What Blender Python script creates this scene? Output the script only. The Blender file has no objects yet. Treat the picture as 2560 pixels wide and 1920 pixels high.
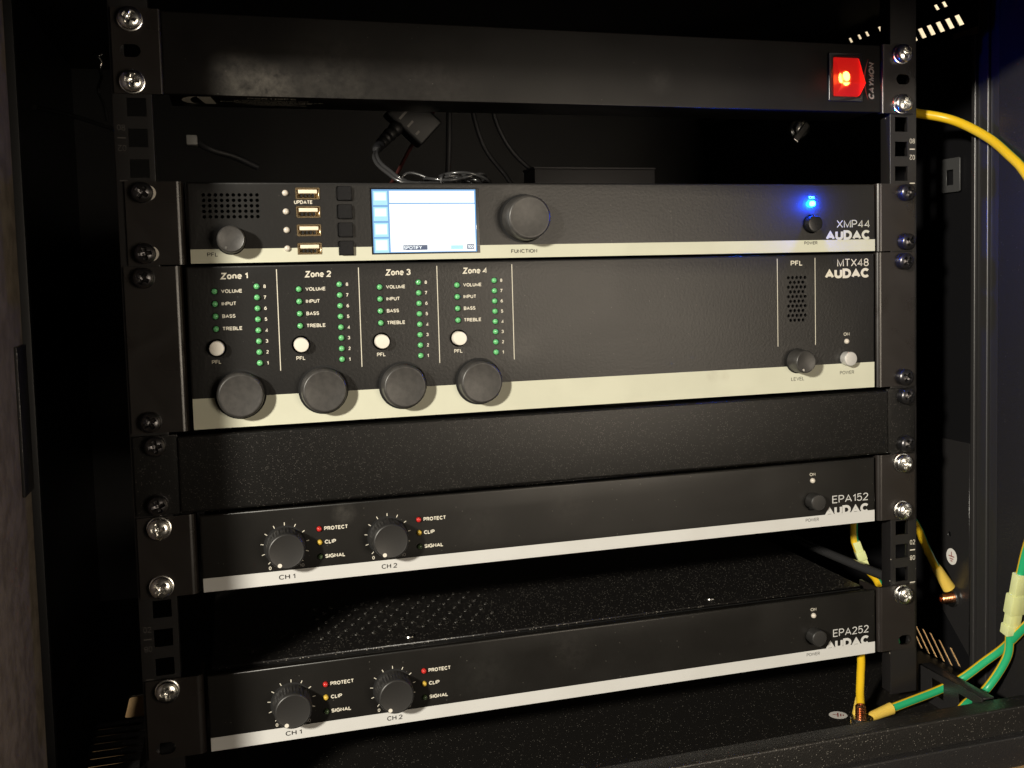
import bpy, bmesh, math, random
from mathutils import Vector, Matrix, Euler
random.seed(7)
PI = math.pi
S = 0.001                       # everything below is written in millimetres
sc = bpy.context.scene
C = sc.collection

# ------------------------------------------------------------------ camera
cam = bpy.data.cameras.new('camera'); co = bpy.data.objects.new('camera', cam); C.objects.link(co)
co.location = (0.0515690, -0.6053228, 0.2590320)
co.rotation_euler = (1.5000455, 0.0229755, -0.3095537)
cam.sensor_width = 36.0; cam.sensor_fit = 'HORIZONTAL'
cam.lens = 36.0 * 2680.58 / 2560.0
cam.shift_x = (1280 - 1427.893) / 2560.0
cam.shift_y = (867.045 - 960) / 2560.0
cam.clip_start = 0.01; cam.clip_end = 50
sc.camera = co

# ------------------------------------------------------------------ light
w = bpy.data.worlds.new('World'); sc.world = w; w.use_nodes = True
bg = w.node_tree.nodes['Background']; bg.inputs[0].default_value = (1.0, 0.80, 0.58, 1); bg.inputs[1].default_value = 0.014

def area(name, loc, target, size, power, color, shape='DISK'):
    l = bpy.data.lights.new(name, 'AREA'); l.shape = shape; l.size = size; l.energy = power; l.color = color
    o = bpy.data.objects.new(name, l); C.objects.link(o); o.location = loc
    o.rotation_euler = (Vector(target) - Vector(loc)).to_track_quat('-Z', 'Y').to_euler()
    return o
area('ceiling_lamp', (-1.00, -1.28, 0.70), (0.24, 0, 0.2), 0.13, 53, (1.0, 0.93, 0.80))
area('room_glow', (0.67, -1.22, 0.20), (0.25, 0, 0.2), 0.46, 4.8, (1.0, 0.86, 0.68))
area('slot_fill_light', (0.60, 0.15, 1.00), (0.70, 0.10, -0.08), 0.12, 10, (1.0, 0.87, 0.66))  # added, unseen; brightens the wall and table behind the vent slots

sc.view_settings.view_transform = 'Standard'; sc.view_settings.look = 'None'
sc.view_settings.exposure = 0; sc.view_settings.gamma = 1; sc.view_settings.use_curve_mapping = False
sc.cycles.use_denoising = True
sc.cycles.max_bounces = 8; sc.cycles.transmission_bounces = 6; sc.cycles.glossy_bounces = 4; sc.cycles.diffuse_bounces = 3
sc.cycles.sample_clamp_indirect = 4.0

# ------------------------------------------------------------------ materials
def mat(name, col, rough=0.5, metal=0.0, spec=0.5, bump=0.0, bscale=1500, bdist=0.1, detail=3, rvar=0.0, rscale=30,
        cvar=None, emit=None, estr=0.0, coat=0.0, trans=0.0, sss=0.0, speck=None, ior=None, smudge=()):
    m = bpy.data.materials.new(name); m.use_nodes = True
    nt = m.node_tree; N = nt.nodes; L = nt.links
    b = N['Principled BSDF']
    b.inputs['Base Color'].default_value = (*col, 1)
    b.inputs['Roughness'].default_value = rough
    b.inputs['Metallic'].default_value = metal
    b.inputs['Specular IOR Level'].default_value = spec
    if ior: b.inputs['IOR'].default_value = ior
    b.inputs['Coat Weight'].default_value = coat
    b.inputs['Transmission Weight'].default_value = trans
    if sss: b.inputs['Subsurface Weight'].default_value = sss; b.inputs['Subsurface Radius'].default_value = (0.003, 0.003, 0.003)
    if emit: b.inputs['Emission Color'].default_value = (*emit, 1); b.inputs['Emission Strength'].default_value = estr
    tc = None
    def coord():
        nonlocal tc
        if tc is None: tc = N.new('ShaderNodeTexCoord')
        return tc.outputs['Object']
    if bump:
        n = N.new('ShaderNodeTexNoise'); n.inputs['Scale'].default_value = bscale; n.inputs['Detail'].default_value = detail
        L.new(coord(), n.inputs['Vector'])
        bp = N.new('ShaderNodeBump'); bp.inputs['Strength'].default_value = bump; bp.inputs['Distance'].default_value = bdist * S
        L.new(n.outputs['Fac'], bp.inputs['Height']); L.new(bp.outputs['Normal'], b.inputs['Normal'])
    if rvar:
        n = N.new('ShaderNodeTexNoise'); n.inputs['Scale'].default_value = rscale; n.inputs['Detail'].default_value = 5; n.inputs['Distortion'].default_value = 1.2
        L.new(coord(), n.inputs['Vector'])
        r = N.new('ShaderNodeMapRange'); r.inputs['From Min'].default_value = 0.3; r.inputs['From Max'].default_value = 0.7
        r.inputs['To Min'].default_value = max(0.03, rough - rvar); r.inputs['To Max'].default_value = min(1, rough + rvar)
        L.new(n.outputs['Fac'], r.inputs['Value']); L.new(r.outputs['Result'], b.inputs['Roughness'])
    base = None
    if cvar:      # second colour, noise scale
        n = N.new('ShaderNodeTexNoise'); n.inputs['Scale'].default_value = cvar[1]; n.inputs['Detail'].default_value = 6
        L.new(coord(), n.inputs['Vector'])
        r = N.new('ShaderNodeMapRange'); r.inputs['From Min'].default_value = 0.38; r.inputs['From Max'].default_value = 0.62
        mx = N.new('ShaderNodeMix'); mx.data_type = 'RGBA'; mx.inputs[6].default_value = (*col, 1); mx.inputs[7].default_value = (*cvar[0], 1)
        L.new(n.outputs['Fac'], r.inputs['Value']); L.new(r.outputs['Result'], mx.inputs[0]); base = mx.outputs[2]
    for sx_, sz_, sr_, sc_ in smudge:      # greasy finger marks at their place on the plate, some with painted sheen
        sub = N.new('ShaderNodeVectorMath'); sub.operation = 'SUBTRACT'; sub.inputs[1].default_value = (sx_, 0.002, sz_); L.new(coord(), sub.inputs[0])
        ln = N.new('ShaderNodeVectorMath'); ln.operation = 'LENGTH'; L.new(sub.outputs[0], ln.inputs[0])
        mr = N.new('ShaderNodeMapRange'); mr.inputs['From Min'].default_value = sr_; mr.inputs['From Max'].default_value = sr_ * 0.3
        mr.inputs['To Min'].default_value = 0; mr.inputs['To Max'].default_value = 1; L.new(ln.outputs['Value'], mr.inputs['Value'])
        n = N.new('ShaderNodeTexNoise'); n.inputs['Scale'].default_value = 190; n.inputs['Detail'].default_value = 9; n.inputs['Roughness'].default_value = 0.7; n.inputs['Distortion'].default_value = 0.2; L.new(coord(), n.inputs['Vector'])
        r = N.new('ShaderNodeMapRange'); r.inputs['From Min'].default_value = 0.30; r.inputs['From Max'].default_value = 0.85; L.new(n.outputs['Fac'], r.inputs['Value'])
        f = N.new('ShaderNodeMath'); f.operation = 'MULTIPLY'; L.new(mr.outputs['Result'], f.inputs[0]); L.new(r.outputs['Result'], f.inputs[1])
        mx = N.new('ShaderNodeMix'); mx.data_type = 'RGBA'; mx.inputs[6].default_value = (*col, 1); mx.inputs[7].default_value = (*sc_, 1)
        if base: L.new(base, mx.inputs[6])
        L.new(f.outputs[0], mx.inputs[0]); base = mx.outputs[2]
    if speck:     # dust and painted coat sparkle: cell scale, radius, share of cells, colour
        v = N.new('ShaderNodeTexVoronoi'); v.inputs['Scale'].default_value = speck[0]; L.new(coord(), v.inputs['Vector'])
        sp = N.new('ShaderNodeSeparateColor'); L.new(v.outputs['Color'], sp.inputs[0])
        pick = N.new('ShaderNodeMath'); pick.operation = 'LESS_THAN'; pick.inputs[1].default_value = speck[2]; L.new(sp.outputs[0], pick.inputs[0])
        rad = N.new('ShaderNodeMath'); rad.operation = 'MULTIPLY'; rad.inputs[1].default_value = speck[1]; L.new(sp.outputs[1], rad.inputs[0])
        near = N.new('ShaderNodeMath'); near.operation = 'LESS_THAN'; L.new(v.outputs['Distance'], near.inputs[0]); L.new(rad.outputs[0], near.inputs[1])
        f = N.new('ShaderNodeMath'); f.operation = 'MULTIPLY'; L.new(pick.outputs[0], f.inputs[0]); L.new(near.outputs[0], f.inputs[1])
        mx = N.new('ShaderNodeMix'); mx.data_type = 'RGBA'; mx.inputs[6].default_value = (*col, 1); mx.inputs[7].default_value = (*speck[3], 1)
        if base: L.new(base, mx.inputs[6])
        L.new(f.outputs[0], mx.inputs[0]); base = mx.outputs[2]
    if base: L.new(base, b.inputs['Base Color'])
    return m

DUST = (0.42, 0.38, 0.32)
M = {}
M['panel'] = mat('panel_lacquer', (0.0078, 0.0074, 0.0072), 0.37, bump=0.55, bscale=620, bdist=0.14, rvar=0.012, rscale=12, smudge=[(0.214, 0.038, 0.014, (0.03, 0.028, 0.026)), (0.205, 0.075, 0.014, (0.022, 0.021, 0.022))], speck=(1100, 0.34, 0.010, (0.06, 0.056, 0.05)))
M['panel_amp'] = mat('amplifier_lacquer', (0.0068, 0.0062, 0.0054), 0.34, spec=0.42, bump=0.10, bscale=1400, bdist=0.08, rvar=0.03, rscale=18, cvar=((0.0098, 0.0090, 0.0080), 22), smudge=[(0.108, 0.037, 0.008, (0.06, 0.056, 0.05)), (0.185, 0.022, 0.020, (0.020, 0.019, 0.017)), (0.240, 0.030, 0.016, (0.022, 0.02, 0.018))], speck=(1100, 0.34, 0.014, (0.08, 0.075, 0.065)))
M['panel_amp_low'] = mat('lower_amplifier_lacquer', (0.0068, 0.0062, 0.0054), 0.34, spec=0.42, bump=0.10, bscale=1400, bdist=0.08, rvar=0.03, rscale=18, cvar=((0.0098, 0.0090, 0.0080), 22), smudge=[(0.185, 0.022, 0.020, (0.020, 0.019, 0.017)), (0.240, 0.030, 0.016, (0.022, 0.02, 0.018))], speck=(1100, 0.34, 0.014, (0.08, 0.075, 0.065)))
M['ear'] = mat('ear_lacquer', (0.0160, 0.0130, 0.0115), 0.30, spec=0.6, bump=0.06, bscale=1200, bdist=0.06, rvar=0.04)
M['pdu'] = mat('unit_lacquer', (0.0052, 0.0047, 0.0044), 0.36, spec=0.25, bump=0.15, bscale=1300, bdist=0.08, rvar=0.04, rscale=14, cvar=((0.0085, 0.0077, 0.007), 17), smudge=[(0.062, 0.008, 0.020, (0.065, 0.059, 0.050)), (0.080, 0.006, 0.015, (0.08, 0.072, 0.062)), (0.110, 0.006, 0.036, (0.034, 0.031, 0.027)), (0.165, 0.006, 0.036, (0.022, 0.020, 0.018)), (0.305, 0.017, 0.010, (0.03, 0.028, 0.026))], speck=(1100, 0.34, 0.016, (0.08, 0.075, 0.065)))  # left smudges are grease plus the lamp's highlight painted into the colour
M['powder'] = mat('blank_powder_coat', (0.0060, 0.0057, 0.0053), 0.33, spec=0.33, bump=0.42, bscale=1800, bdist=0.22, detail=1, speck=(1500, 0.5, 0.20, (0.055, 0.051, 0.046)))  # pale specks paint the sparkle of the coat
M['cab'] = mat('cabinet_powder_coat', (0.018, 0.0172, 0.0175), 0.27, bump=0.6, bscale=900, bdist=0.25, detail=3, speck=(1100, 0.36, 0.05, (0.14, 0.13, 0.115)))
M['cab_dusty'] = mat('dusty_powder_coat', (0.013, 0.012, 0.011), 0.34, bump=0.7, bscale=900, bdist=0.28, detail=3, speck=(1300, 0.45, 0.11, (0.20, 0.185, 0.16)))
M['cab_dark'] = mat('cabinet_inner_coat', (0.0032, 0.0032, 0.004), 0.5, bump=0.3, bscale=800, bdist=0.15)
M['post'] = mat('post_powder_coat', (0.125, 0.102, 0.080), 0.5, bump=0.8, bscale=500, bdist=0.3, detail=3, cvar=((0.20, 0.168, 0.135), 110))
M['rail'] = mat('rail_lacquer', (0.012, 0.011, 0.011), 0.36, bump=0.1, bscale=1000, bdist=0.08, speck=(260, 0.13, 0.10, DUST))
M['rim'] = mat('vent_glint_metal', (0.70, 0.68, 0.64), 0.22, metal=1.0)  # bright metal of the added rings that give the vents their glint
M['cover'] = mat('cover_powder_coat', (0.012, 0.011, 0.0105), 0.36, bump=0.6, bscale=1000, bdist=0.25, detail=2, speck=(1300, 0.42, 0.22, (0.30, 0.28, 0.24)))
M['post_edge'] = mat('post_edge_coat', (0.022, 0.021, 0.021), 0.36, spec=0.95, bump=0.25, bscale=600, bdist=0.12)
M['latch'] = mat('grey_latch', (0.05, 0.05, 0.05), 0.4)
M['cream'] = mat('cream_print', (0.58, 0.58, 0.46), 0.55, smudge=[(0.336, 0.0145, 0.0058, (0.42, 0.40, 0.31)), (0.344, 0.0135, 0.005, (0.45, 0.43, 0.33))], bump=0.05, bscale=900, bdist=0.05, cvar=((0.55, 0.55, 0.435), 40))
M['white'] = mat('white_print', (0.585, 0.585, 0.57), 0.5, bump=0.05, bscale=900, bdist=0.05, cvar=((0.56, 0.558, 0.54), 35))
M['ink'] = mat('light_ink', (0.66, 0.62, 0.52), 0.6)
M['grey_ink'] = mat('grey_ink', (0.20, 0.19, 0.18), 0.6)
M['shaded_ink'] = mat('shaded_ink', (0.055, 0.05, 0.045), 0.6)  # light ink darkened in colour for the shade on the left rail
M['dark_ink'] = mat('dark_ink', (0.022, 0.019, 0.017), 0.6)
M['red_ink'] = mat('red_ink', (0.25, 0.03, 0.025), 0.6)
M['chrome'] = mat('zinc_plated_steel', (0.82, 0.81, 0.78), 0.24, metal=1.0, bump=0.25, bscale=500, bdist=0.15)
M['black_steel'] = mat('blackened_steel', (0.085, 0.082, 0.085), 0.30, metal=0.9, bump=0.1, bscale=700, bdist=0.05)
M['copper'] = mat('copper_stud', (0.62, 0.27, 0.13), 0.30, metal=1.0, bump=0.1, bscale=900, bdist=0.05)
M['gold'] = mat('gold_shell', (0.72, 0.56, 0.34), 0.25, metal=1.0)
M['knob'] = mat('black_rubber_knob', (0.036, 0.034, 0.032), 0.40, bump=0.30, bscale=1300, bdist=0.10, cvar=((0.048, 0.045, 0.042), 300))
M['knob_dark'] = mat('amplifier_knob', (0.022, 0.021, 0.020), 0.42, bump=0.25, bscale=1300, bdist=0.10)
M['gloss_black'] = mat('glossy_black_plastic', (0.012, 0.012, 0.013), 0.22)
M['hole'] = mat('dark_backing', (0.004, 0.004, 0.004), 0.8)
M['green'] = mat('green_lens', (0.15, 0.50, 0.20), 0.18, coat=0.5, sss=0.4)
M['green_dim'] = mat('dark_green_lens', (0.07, 0.11, 0.05), 0.25, coat=0.4)
M['red_lens'] = mat('red_lens', (0.52, 0.03, 0.025), 0.2, coat=0.5, sss=0.3)
M['amber'] = mat('amber_lens', (0.62, 0.42, 0.06), 0.25, coat=0.4, sss=0.3)
M['clear'] = mat('milky_lens', (0.62, 0.57, 0.50), 0.2, coat=0.5, sss=0.4)
M['white_btn'] = mat('white_button', (0.72, 0.68, 0.60), 0.35)
M['silver_btn'] = mat('silver_button', (0.55, 0.54, 0.52), 0.35, metal=0.3)
M['tongue'] = mat('usb_tongue', (0.80, 0.72, 0.56), 0.4)
M['yellow'] = mat('yellow_insulation', (0.74, 0.47, 0.015), 0.33, spec=0.4)
M['wgreen'] = mat('green_insulation', (0.02, 0.36, 0.15), 0.33, spec=0.4)
M['crimp'] = mat('yellow_crimp_sleeve', (0.80, 0.56, 0.10), 0.38, sss=0.3)
M['nylon'] = mat('clear_nylon', (0.66, 0.70, 0.34), 0.35, sss=0.4)
M['cable'] = mat('black_cable', (0.03, 0.03, 0.031), 0.22, coat=0.6)
M['cable_grey'] = mat('grey_cable', (0.022, 0.022, 0.024), 0.5)
M['plug_pale'] = mat('pale_plug', (0.30, 0.30, 0.29), 0.5)
M['cable_red'] = mat('red_cable', (0.05, 0.012, 0.010), 0.5)
M['plug'] = mat('black_plug', (0.006, 0.006, 0.007), 0.5, bump=0.2, bscale=700)
M['box'] = mat('grey_box', (0.035, 0.033, 0.036), 0.5, bump=0.1)
M['paper'] = mat('sticker_paper', (0.70, 0.68, 0.64), 0.5)
M['tan'] = mat('tan_board', (0.42, 0.28, 0.14), 0.5, cvar=((0.34, 0.22, 0.11), 30))
M['plaster'] = mat('warm_plaster', (0.78, 0.70, 0.55), 0.8, bump=0.2, bscale=200)
M['bezel'] = mat('display_bezel', (0.01, 0.01, 0.011), 0.15)
def lit(name, col, s): return mat(name, (0.02, 0.02, 0.02), 0.3, emit=col, estr=s)
M['scr_bg'] = lit('display_blue', (0.20, 0.47, 0.86), 0.9)
M['scr_white'] = lit('display_white', (0.92, 0.98, 1.0), 1.5)
M['scr_head'] = lit('display_pale', (0.84, 0.95, 1.0), 1.25)
M['scr_key'] = lit('display_cyan', (0.46, 0.86, 0.95), 1.0)
M['scr_key2'] = lit('display_key_glare', (0.82, 0.98, 1.0), 1.2)
M['scr_dark'] = lit('display_navy', (0.06, 0.10, 0.20), 0.9)
M['blue_led'] = lit('blue_diode', (0.0002, 0.06, 1.0), 4000)
M['neon'] = lit('neon_glow', (1.0, 0.42, 0.09), 45)
M['red_cap'] = mat('red_translucent_cap', (1.0, 0.05, 0.03), 0.34, trans=0.88, emit=(1.0, 0.012, 0.012), estr=0.42, ior=1.3)
M['red_core'] = mat('red_reflector', (0.95, 0.30, 0.10), 0.5)

# ------------------------------------------------------------------ mesh helpers (mm in, metres out)
def finish(name, bm, m, parent=None, loc=(0, 0, 0), smooth=None, rot=None):
    me = bpy.data.meshes.new(name); bm.to_mesh(me); bm.free()
    return link(name, me, m, parent, loc, smooth, rot)
def link(name, me, m, parent=None, loc=(0, 0, 0), smooth=None, rot=None):
    if m is not None and len(me.materials) == 0: me.materials.append(M[m])
    if smooth is not None:
        for p in me.polygons: p.use_smooth = True
        try: me.set_sharp_from_angle(angle=math.radians(smooth))
        except Exception: pass
    o = bpy.data.objects.new(name, me); C.objects.link(o)
    o.location = Vector(loc) * S
    if rot: o.rotation_euler = rot
    if parent: o.parent = parent
    return o
def bbox(bm, x0, x1, y0, y1, z0, z1, bev=0, seg=2):
    t = bmesh.new()
    r = bmesh.ops.create_cube(t, size=1)
    for v in t.verts:
        v.co = Vector(((x0 + x1) / 2 + v.co.x * (x1 - x0), (y0 + y1) / 2 + v.co.y * (y1 - y0), (z0 + z1) / 2 + v.co.z * (z1 - z0))) * S
    if bev: bmesh.ops.bevel(t, geom=list(t.edges), offset=bev * S, segments=seg, profile=0.6, affect='EDGES')
    join(bm, t)
def join(bm, t):
    me = bpy.data.meshes.new('tmp'); t.to_mesh(me); t.free(); bm.from_mesh(me); bpy.data.meshes.remove(me)
def box(name, m, parent, x0, x1, y0, y1, z0, z1, bev=0.3, seg=2, loc=(0, 0, 0), rot=None):
    bm = bmesh.new(); bbox(bm, x0, x1, y0, y1, z0, z1, bev, seg)
    return finish(name, bm, m, parent, loc, 40, rot)
def rect(x0, x1, z0, z1, r=0, n=5):
    if not r: return [(x0, z0), (x1, z0), (x1, z1), (x0, z1)]
    p = []
    for cx, cz, a in ((x1 - r, z0 + r, -90), (x1 - r, z1 - r, 0), (x0 + r, z1 - r, 90), (x0 + r, z0 + r, 180)):
        for i in range(n + 1):
            t = math.radians(a + 90 * i / n); p.append((cx + r * math.cos(t), cz + r * math.sin(t)))
    return p
def circ(x, z, r, n=16, sx=1): return [(x + sx * r * math.cos(2 * PI * i / n), z + r * math.sin(2 * PI * i / n)) for i in range(n)]
def slab(outer, holes, thick):
    """flat plate with real openings in the u-v plane, thickness along w, centred; returns bmesh in mm"""
    cu = bpy.data.curves.new('t', 'CURVE'); cu.dimensions = '2D'; cu.fill_mode = 'BOTH'; cu.extrude = thick / 2
    for poly in [outer] + list(holes):
        sp = cu.splines.new('POLY'); sp.points.add(len(poly) - 1); sp.use_cyclic_u = True
        for q, (u, v) in zip(sp.points, poly): q.co = (u, v, 0, 1)
    o = bpy.data.objects.new('t', cu)
    me = bpy.data.meshes.new_from_object(o)
    bm = bmesh.new(); bm.from_mesh(me)
    bpy.data.objects.remove(o); bpy.data.curves.remove(cu); bpy.data.meshes.remove(me)
    bmesh.ops.remove_doubles(bm, verts=bm.verts, dist=0.001)
    return bm
def front_slab(outer, holes, y0, thick, bev=0.0):
    bm = slab(outer, holes, thick)
    for v in bm.verts:
        x, z, d = v.co; v.co = (x, y0 + thick / 2 - d, z)
    if bev:
        xs = [p[0] for p in outer]; zs = [p[1] for p in outer]
        lim = (min(xs), max(xs), min(zs), max(zs)); e_ = 1e-3
        def rim(v): return abs(v.co.y - y0) < e_
        es = [e for e in bm.edges if rim(e.verts[0]) and rim(e.verts[1]) and len(e.link_faces) == 2 and abs(e.calc_face_angle(0)) > 1 and
              any(abs(e.verts[0].co[i] - q) < e_ and abs(e.verts[1].co[i] - q) < e_ for i, q in ((0, lim[0]), (0, lim[1]), (2, lim[2]), (2, lim[3])))]
        bmesh.ops.bevel(bm, geom=es, offset=bev, segments=4, profile=0.5, affect='EDGES')
    for v in bm.verts: v.co *= S
    return bm
def side_slab(outer, holes, x0, thick):
    bm = slab(outer, holes, thick)
    for v in bm.verts:
        y, z, d = v.co; v.co = Vector((x0 + d, y, z)) * S
    return bm
def flat_slab(outer, holes, z0, thick):
    bm = slab(outer, holes, thick)
    for v in bm.verts:
        x, y, d = v.co; v.co = Vector((x, y, z0 + d)) * S
    return bm
def lathe_bm(prof, n=32, flute=None):
    """profile of (radius, height towards the viewer); axis -Y"""
    bm = bmesh.new(); rings = []
    for k, (r, h) in enumerate(prof):
        if r < 1e-6: rings.append([bm.verts.new((0, -h * S, 0))]); continue
        ring = []
        for i in range(n):
            rr = r * (1 - flute[1] * (i % 2)) if flute and flute[0][0] <= k <= flute[0][1] else r
            a = 2 * PI * i / n; ring.append(bm.verts.new((rr * math.cos(a) * S, -h * S, rr * math.sin(a) * S)))
        rings.append(ring)
    for a, b in zip(rings, rings[1:]):
        for i in range(n):
            j = (i + 1) % n
            if len(a) == 1 and len(b) == 1: continue
            if len(a) == 1: bm.faces.new((a[0], b[j], b[i]))
            elif len(b) == 1: bm.faces.new((a[i], a[j], b[0]))
            else: bm.faces.new((a[i], a[j], b[j], b[i]))
    bmesh.ops.recalc_face_normals(bm, faces=bm.faces)
    return bm
CACHE = {}
def lathe(key, prof, n=32, flute=None):
    if key not in CACHE:
        bm = lathe_bm(prof, n, flute); me = bpy.data.meshes.new(key); bm.to_mesh(me); bm.free()
        for p in me.polygons: p.use_smooth = True
        me.set_sharp_from_angle(angle=math.radians(35)); CACHE[key] = me
    return CACHE[key]
def put(name, key, m, parent, x, z, y=0.0, prof=None, n=32, flute=None, rot=None):
    """a turned piece, one mesh shared by all alike"""
    me = lathe(key, prof, n, flute)
    if len(me.materials) == 0: me.materials.append(M[m])
    o = bpy.data.objects.new(name, me); C.objects.link(o); o.location = (x * S, y * S, z * S)
    if rot: o.rotation_euler = rot
    if parent: o.parent = parent
    return o
def thing(name, label, cat, loc=(0, 0, 0), group=None):
    o = bpy.data.objects.new(name, None); C.objects.link(o); o.location = Vector(loc) * S
    o.empty_display_size = 0.01
    o['label'] = label; o['category'] = cat
    if group: o['group'] = group
    return o
def spline(pts, n=12):
    P = [Vector(p) for p in pts]; P = [2 * P[0] - P[1]] + P + [2 * P[-1] - P[-2]]; out = []
    for i in range(1, len(P) - 2):
        for k in range(n):
            t = k / n; a, b, c, d = P[i - 1], P[i], P[i + 1], P[i + 2]
            out.append(0.5 * ((2 * b) + (c - a) * t + (2 * a - 5 * b + 4 * c - d) * t * t + (3 * b - a - 3 * c + d) * t ** 3))
    out.append(P[-2]); return out
def tube_bm(bm, pts, r, n=12, arc=None, phase=0.0, up=(0.0, 0.0, 1.0), rfun=None):
    """tube along pts; arc=(a0,a1) makes only a strip of its skin"""
    path = [Vector(p) for p in pts]; rings = []; ref = Vector(up); prev = None
    a0, a1 = arc if arc else (0, 2 * PI); closed = arc is None; cnt = n if closed else n + 1
    for i, p in enumerate(path):
        t = (path[min(i + 1, len(path) - 1)] - path[max(i - 1, 0)]).normalized()
        if prev is None:
            u = t.cross(ref)
            if u.length < 1e-3: u = t.cross(Vector((1, 0, 0)))
            u.normalize()
        else:
            u = (prev - t * prev.dot(t)).normalized()
        prev = u; v = t.cross(u); rr = rfun(i / (len(path) - 1)) * r if rfun else r
        rings.append([bm.verts.new((p + (u * math.cos(phase + a0 + (a1 - a0) * k / n) + v * math.sin(phase + a0 + (a1 - a0) * k / n)) * rr) * S) for k in range(cnt)])
    for a, b in zip(rings, rings[1:]):
        for k in range(n):
            j = (k + 1) % cnt
            bm.faces.new((a[k], a[j], b[j], b[k]))
    if closed:
        bm.faces.new(rings[0]); bm.faces.new(list(reversed(rings[-1])))
    bmesh.ops.recalc_face_normals(bm, faces=bm.faces)
def tube(name, m, parent, pts, r, n=12, arc=None, phase=0.0, smooth_pts=10, rfun=None):
    bm = bmesh.new(); tube_bm(bm, spline(pts, smooth_pts) if smooth_pts else pts, r, n, arc, phase, rfun=rfun)
    return finish(name, bm, m, parent, smooth=60)

TXT = {}
def arc_(cx, cy, rx, ry, a0, a1, n=12): return [(cx + rx * math.cos(math.radians(a0 + (a1 - a0) * i / n)), cy + ry * math.sin(math.radians(a0 + (a1 - a0) * i / n))) for i in range(n + 1)]
O_ = lambda w_: arc_(w_ / 2, .5, w_ / 2, .5, 90, 450, 24)[:-1] + ['c']
GL = {  # centre lines of a plain grotesque alphabet: width, strokes ('c' closes a stroke)
 'A': (.74, [[(0, 0), (.37, 1), (.74, 0)], [(.12, .30), (.62, .30)]]),
 'B': (.60, [[(0, .52), (0, 1)] + arc_(.34, .76, .22, .24, 90, -90, 8) + ['c'], [(0, 0), (0, .52)] + arc_(.34, .26, .26, .26, 90, -90, 8) + ['c']]),
 'C': (.70, [arc_(.38, .5, .38, .5, 42, 318, 20)]),
 'D': (.66, [[(0, 0), (0, 1)] + arc_(.26, .5, .40, .5, 90, -90, 14) + ['c']]),
 'E': (.54, [[(.54, 0), (0, 0), (0, 1), (.54, 1)], [(0, .52), (.49, .52)]]),
 'F': (.50, [[(0, 0), (0, 1), (.50, 1)], [(0, .51), (.43, .51)]]),
 'G': (.72, [arc_(.38, .5, .38, .5, 45, 315, 20) + [(.72, .18), (.72, .46), (.42, .46)]]),
 'H': (.60, [[(0, 0), (0, 1)], [(.6, 0), (.6, 1)], [(0, .52), (.6, .52)]]),
 'I': (.02, [[(.01, 0), (.01, 1)]]), 'L': (.48, [[(0, 1), (0, 0), (.48, 0)]]),
 'M': (.74, [[(0, 0), (0, 1), (.37, .05), (.74, 1), (.74, 0)]]), 'N': (.60, [[(0, 0), (0, 1), (.6, 0), (.6, 1)]]),
 'O': (.78, [O_(.78)]), 'P': (.56, [[(0, 0), (0, 1)] + arc_(.30, .73, .26, .27, 90, -90, 10) + [(0, .46)]]),
 'R': (.60, [[(0, 0), (0, 1)] + arc_(.32, .74, .25, .26, 90, -90, 10) + [(0, .48)], [(.32, .48), (.60, 0)]]),
 'S': (.58, [arc_(.29, .75, .27, .25, 25, 270, 12) + arc_(.29, .25, .29, .25, 90, -155, 12)]),
 'T': (.60, [[(0, 1), (.6, 1)], [(.3, 1), (.3, 0)]]), 'U': (.60, [[(0, 1), (0, .3)] + arc_(.30, .30, .30, .30, 180, 360, 12) + [(.6, 1)]]),
 'V': (.70, [[(0, 1), (.35, 0), (.70, 1)]]), 'W': (1.0, [[(0, 1), (.24, 0), (.5, 1), (.76, 0), (1.0, 1)]]),
 'X': (.66, [[(0, 0), (.66, 1)], [(0, 1), (.66, 0)]]), 'Y': (.66, [[(0, 1), (.33, .45), (.66, 1)], [(.33, .45), (.33, 0)]]),
 'Z': (.60, [[(.02, 1), (.6, 1), (0, 0), (.62, 0)]]),
 'n': (.42, [[(0, 0), (0, .70)], [(0, .42)] + arc_(.21, .46, .21, .24, 170, 0, 10) + [(.42, 0)]]),
 'o': (.48, [arc_(.24, .35, .24, .35, 90, 450, 20)[:-1] + ['c']]),
 'e': (.46, [[(.02, .37), (.46, .37)] + arc_(.235, .35, .23, .35, 4, 318, 18)]),
 '0': (.52, [O_(.52)]), '1': (.26, [[(0, .74), (.12, .80), (.24, 1), (.24, 0)]]),
 '2': (.54, [arc_(.27, .73, .26, .27, 165, -35, 12) + [(.0, 0), (.55, 0)]]),
 '3': (.54, [arc_(.27, .755, .24, .245, 160, -90, 12), arc_(.27, .26, .27, .26, 90, -165, 12)]),
 '4': (.58, [[(.42, 0), (.42, 1), (0, .27), (.58, .27)]]),
 '5': (.54, [[(.50, 1), (.10, 1), (.04, .50)] + arc_(.26, .33, .28, .33, 128, -155, 14)]),
 '6': (.54, [arc_(.27, .32, .27, .32, 90, 450, 18)[:-1] + ['c'], arc_(.44, .32, .44, .68, 180, 85, 8)]),
 '7': (.52, [[(0, 1), (.52, 1), (.18, 0)]]),
 '8': (.54, [arc_(.27, .76, .23, .24, 90, 450, 16)[:-1] + ['c'], arc_(.27, .26, .27, .26, 90, 450, 16)[:-1] + ['c']]),
 '9': (.54, [arc_(.27, .68, .27, .32, 90, 450, 18)[:-1] + ['c'], arc_(.10, .68, .44, .68, 0, -95, 8)]),
 '"': (.16, [[(0, .7), (0, 1)], [(.16, .7), (.16, 1)]]), ' ': (.22, [])}
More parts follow.
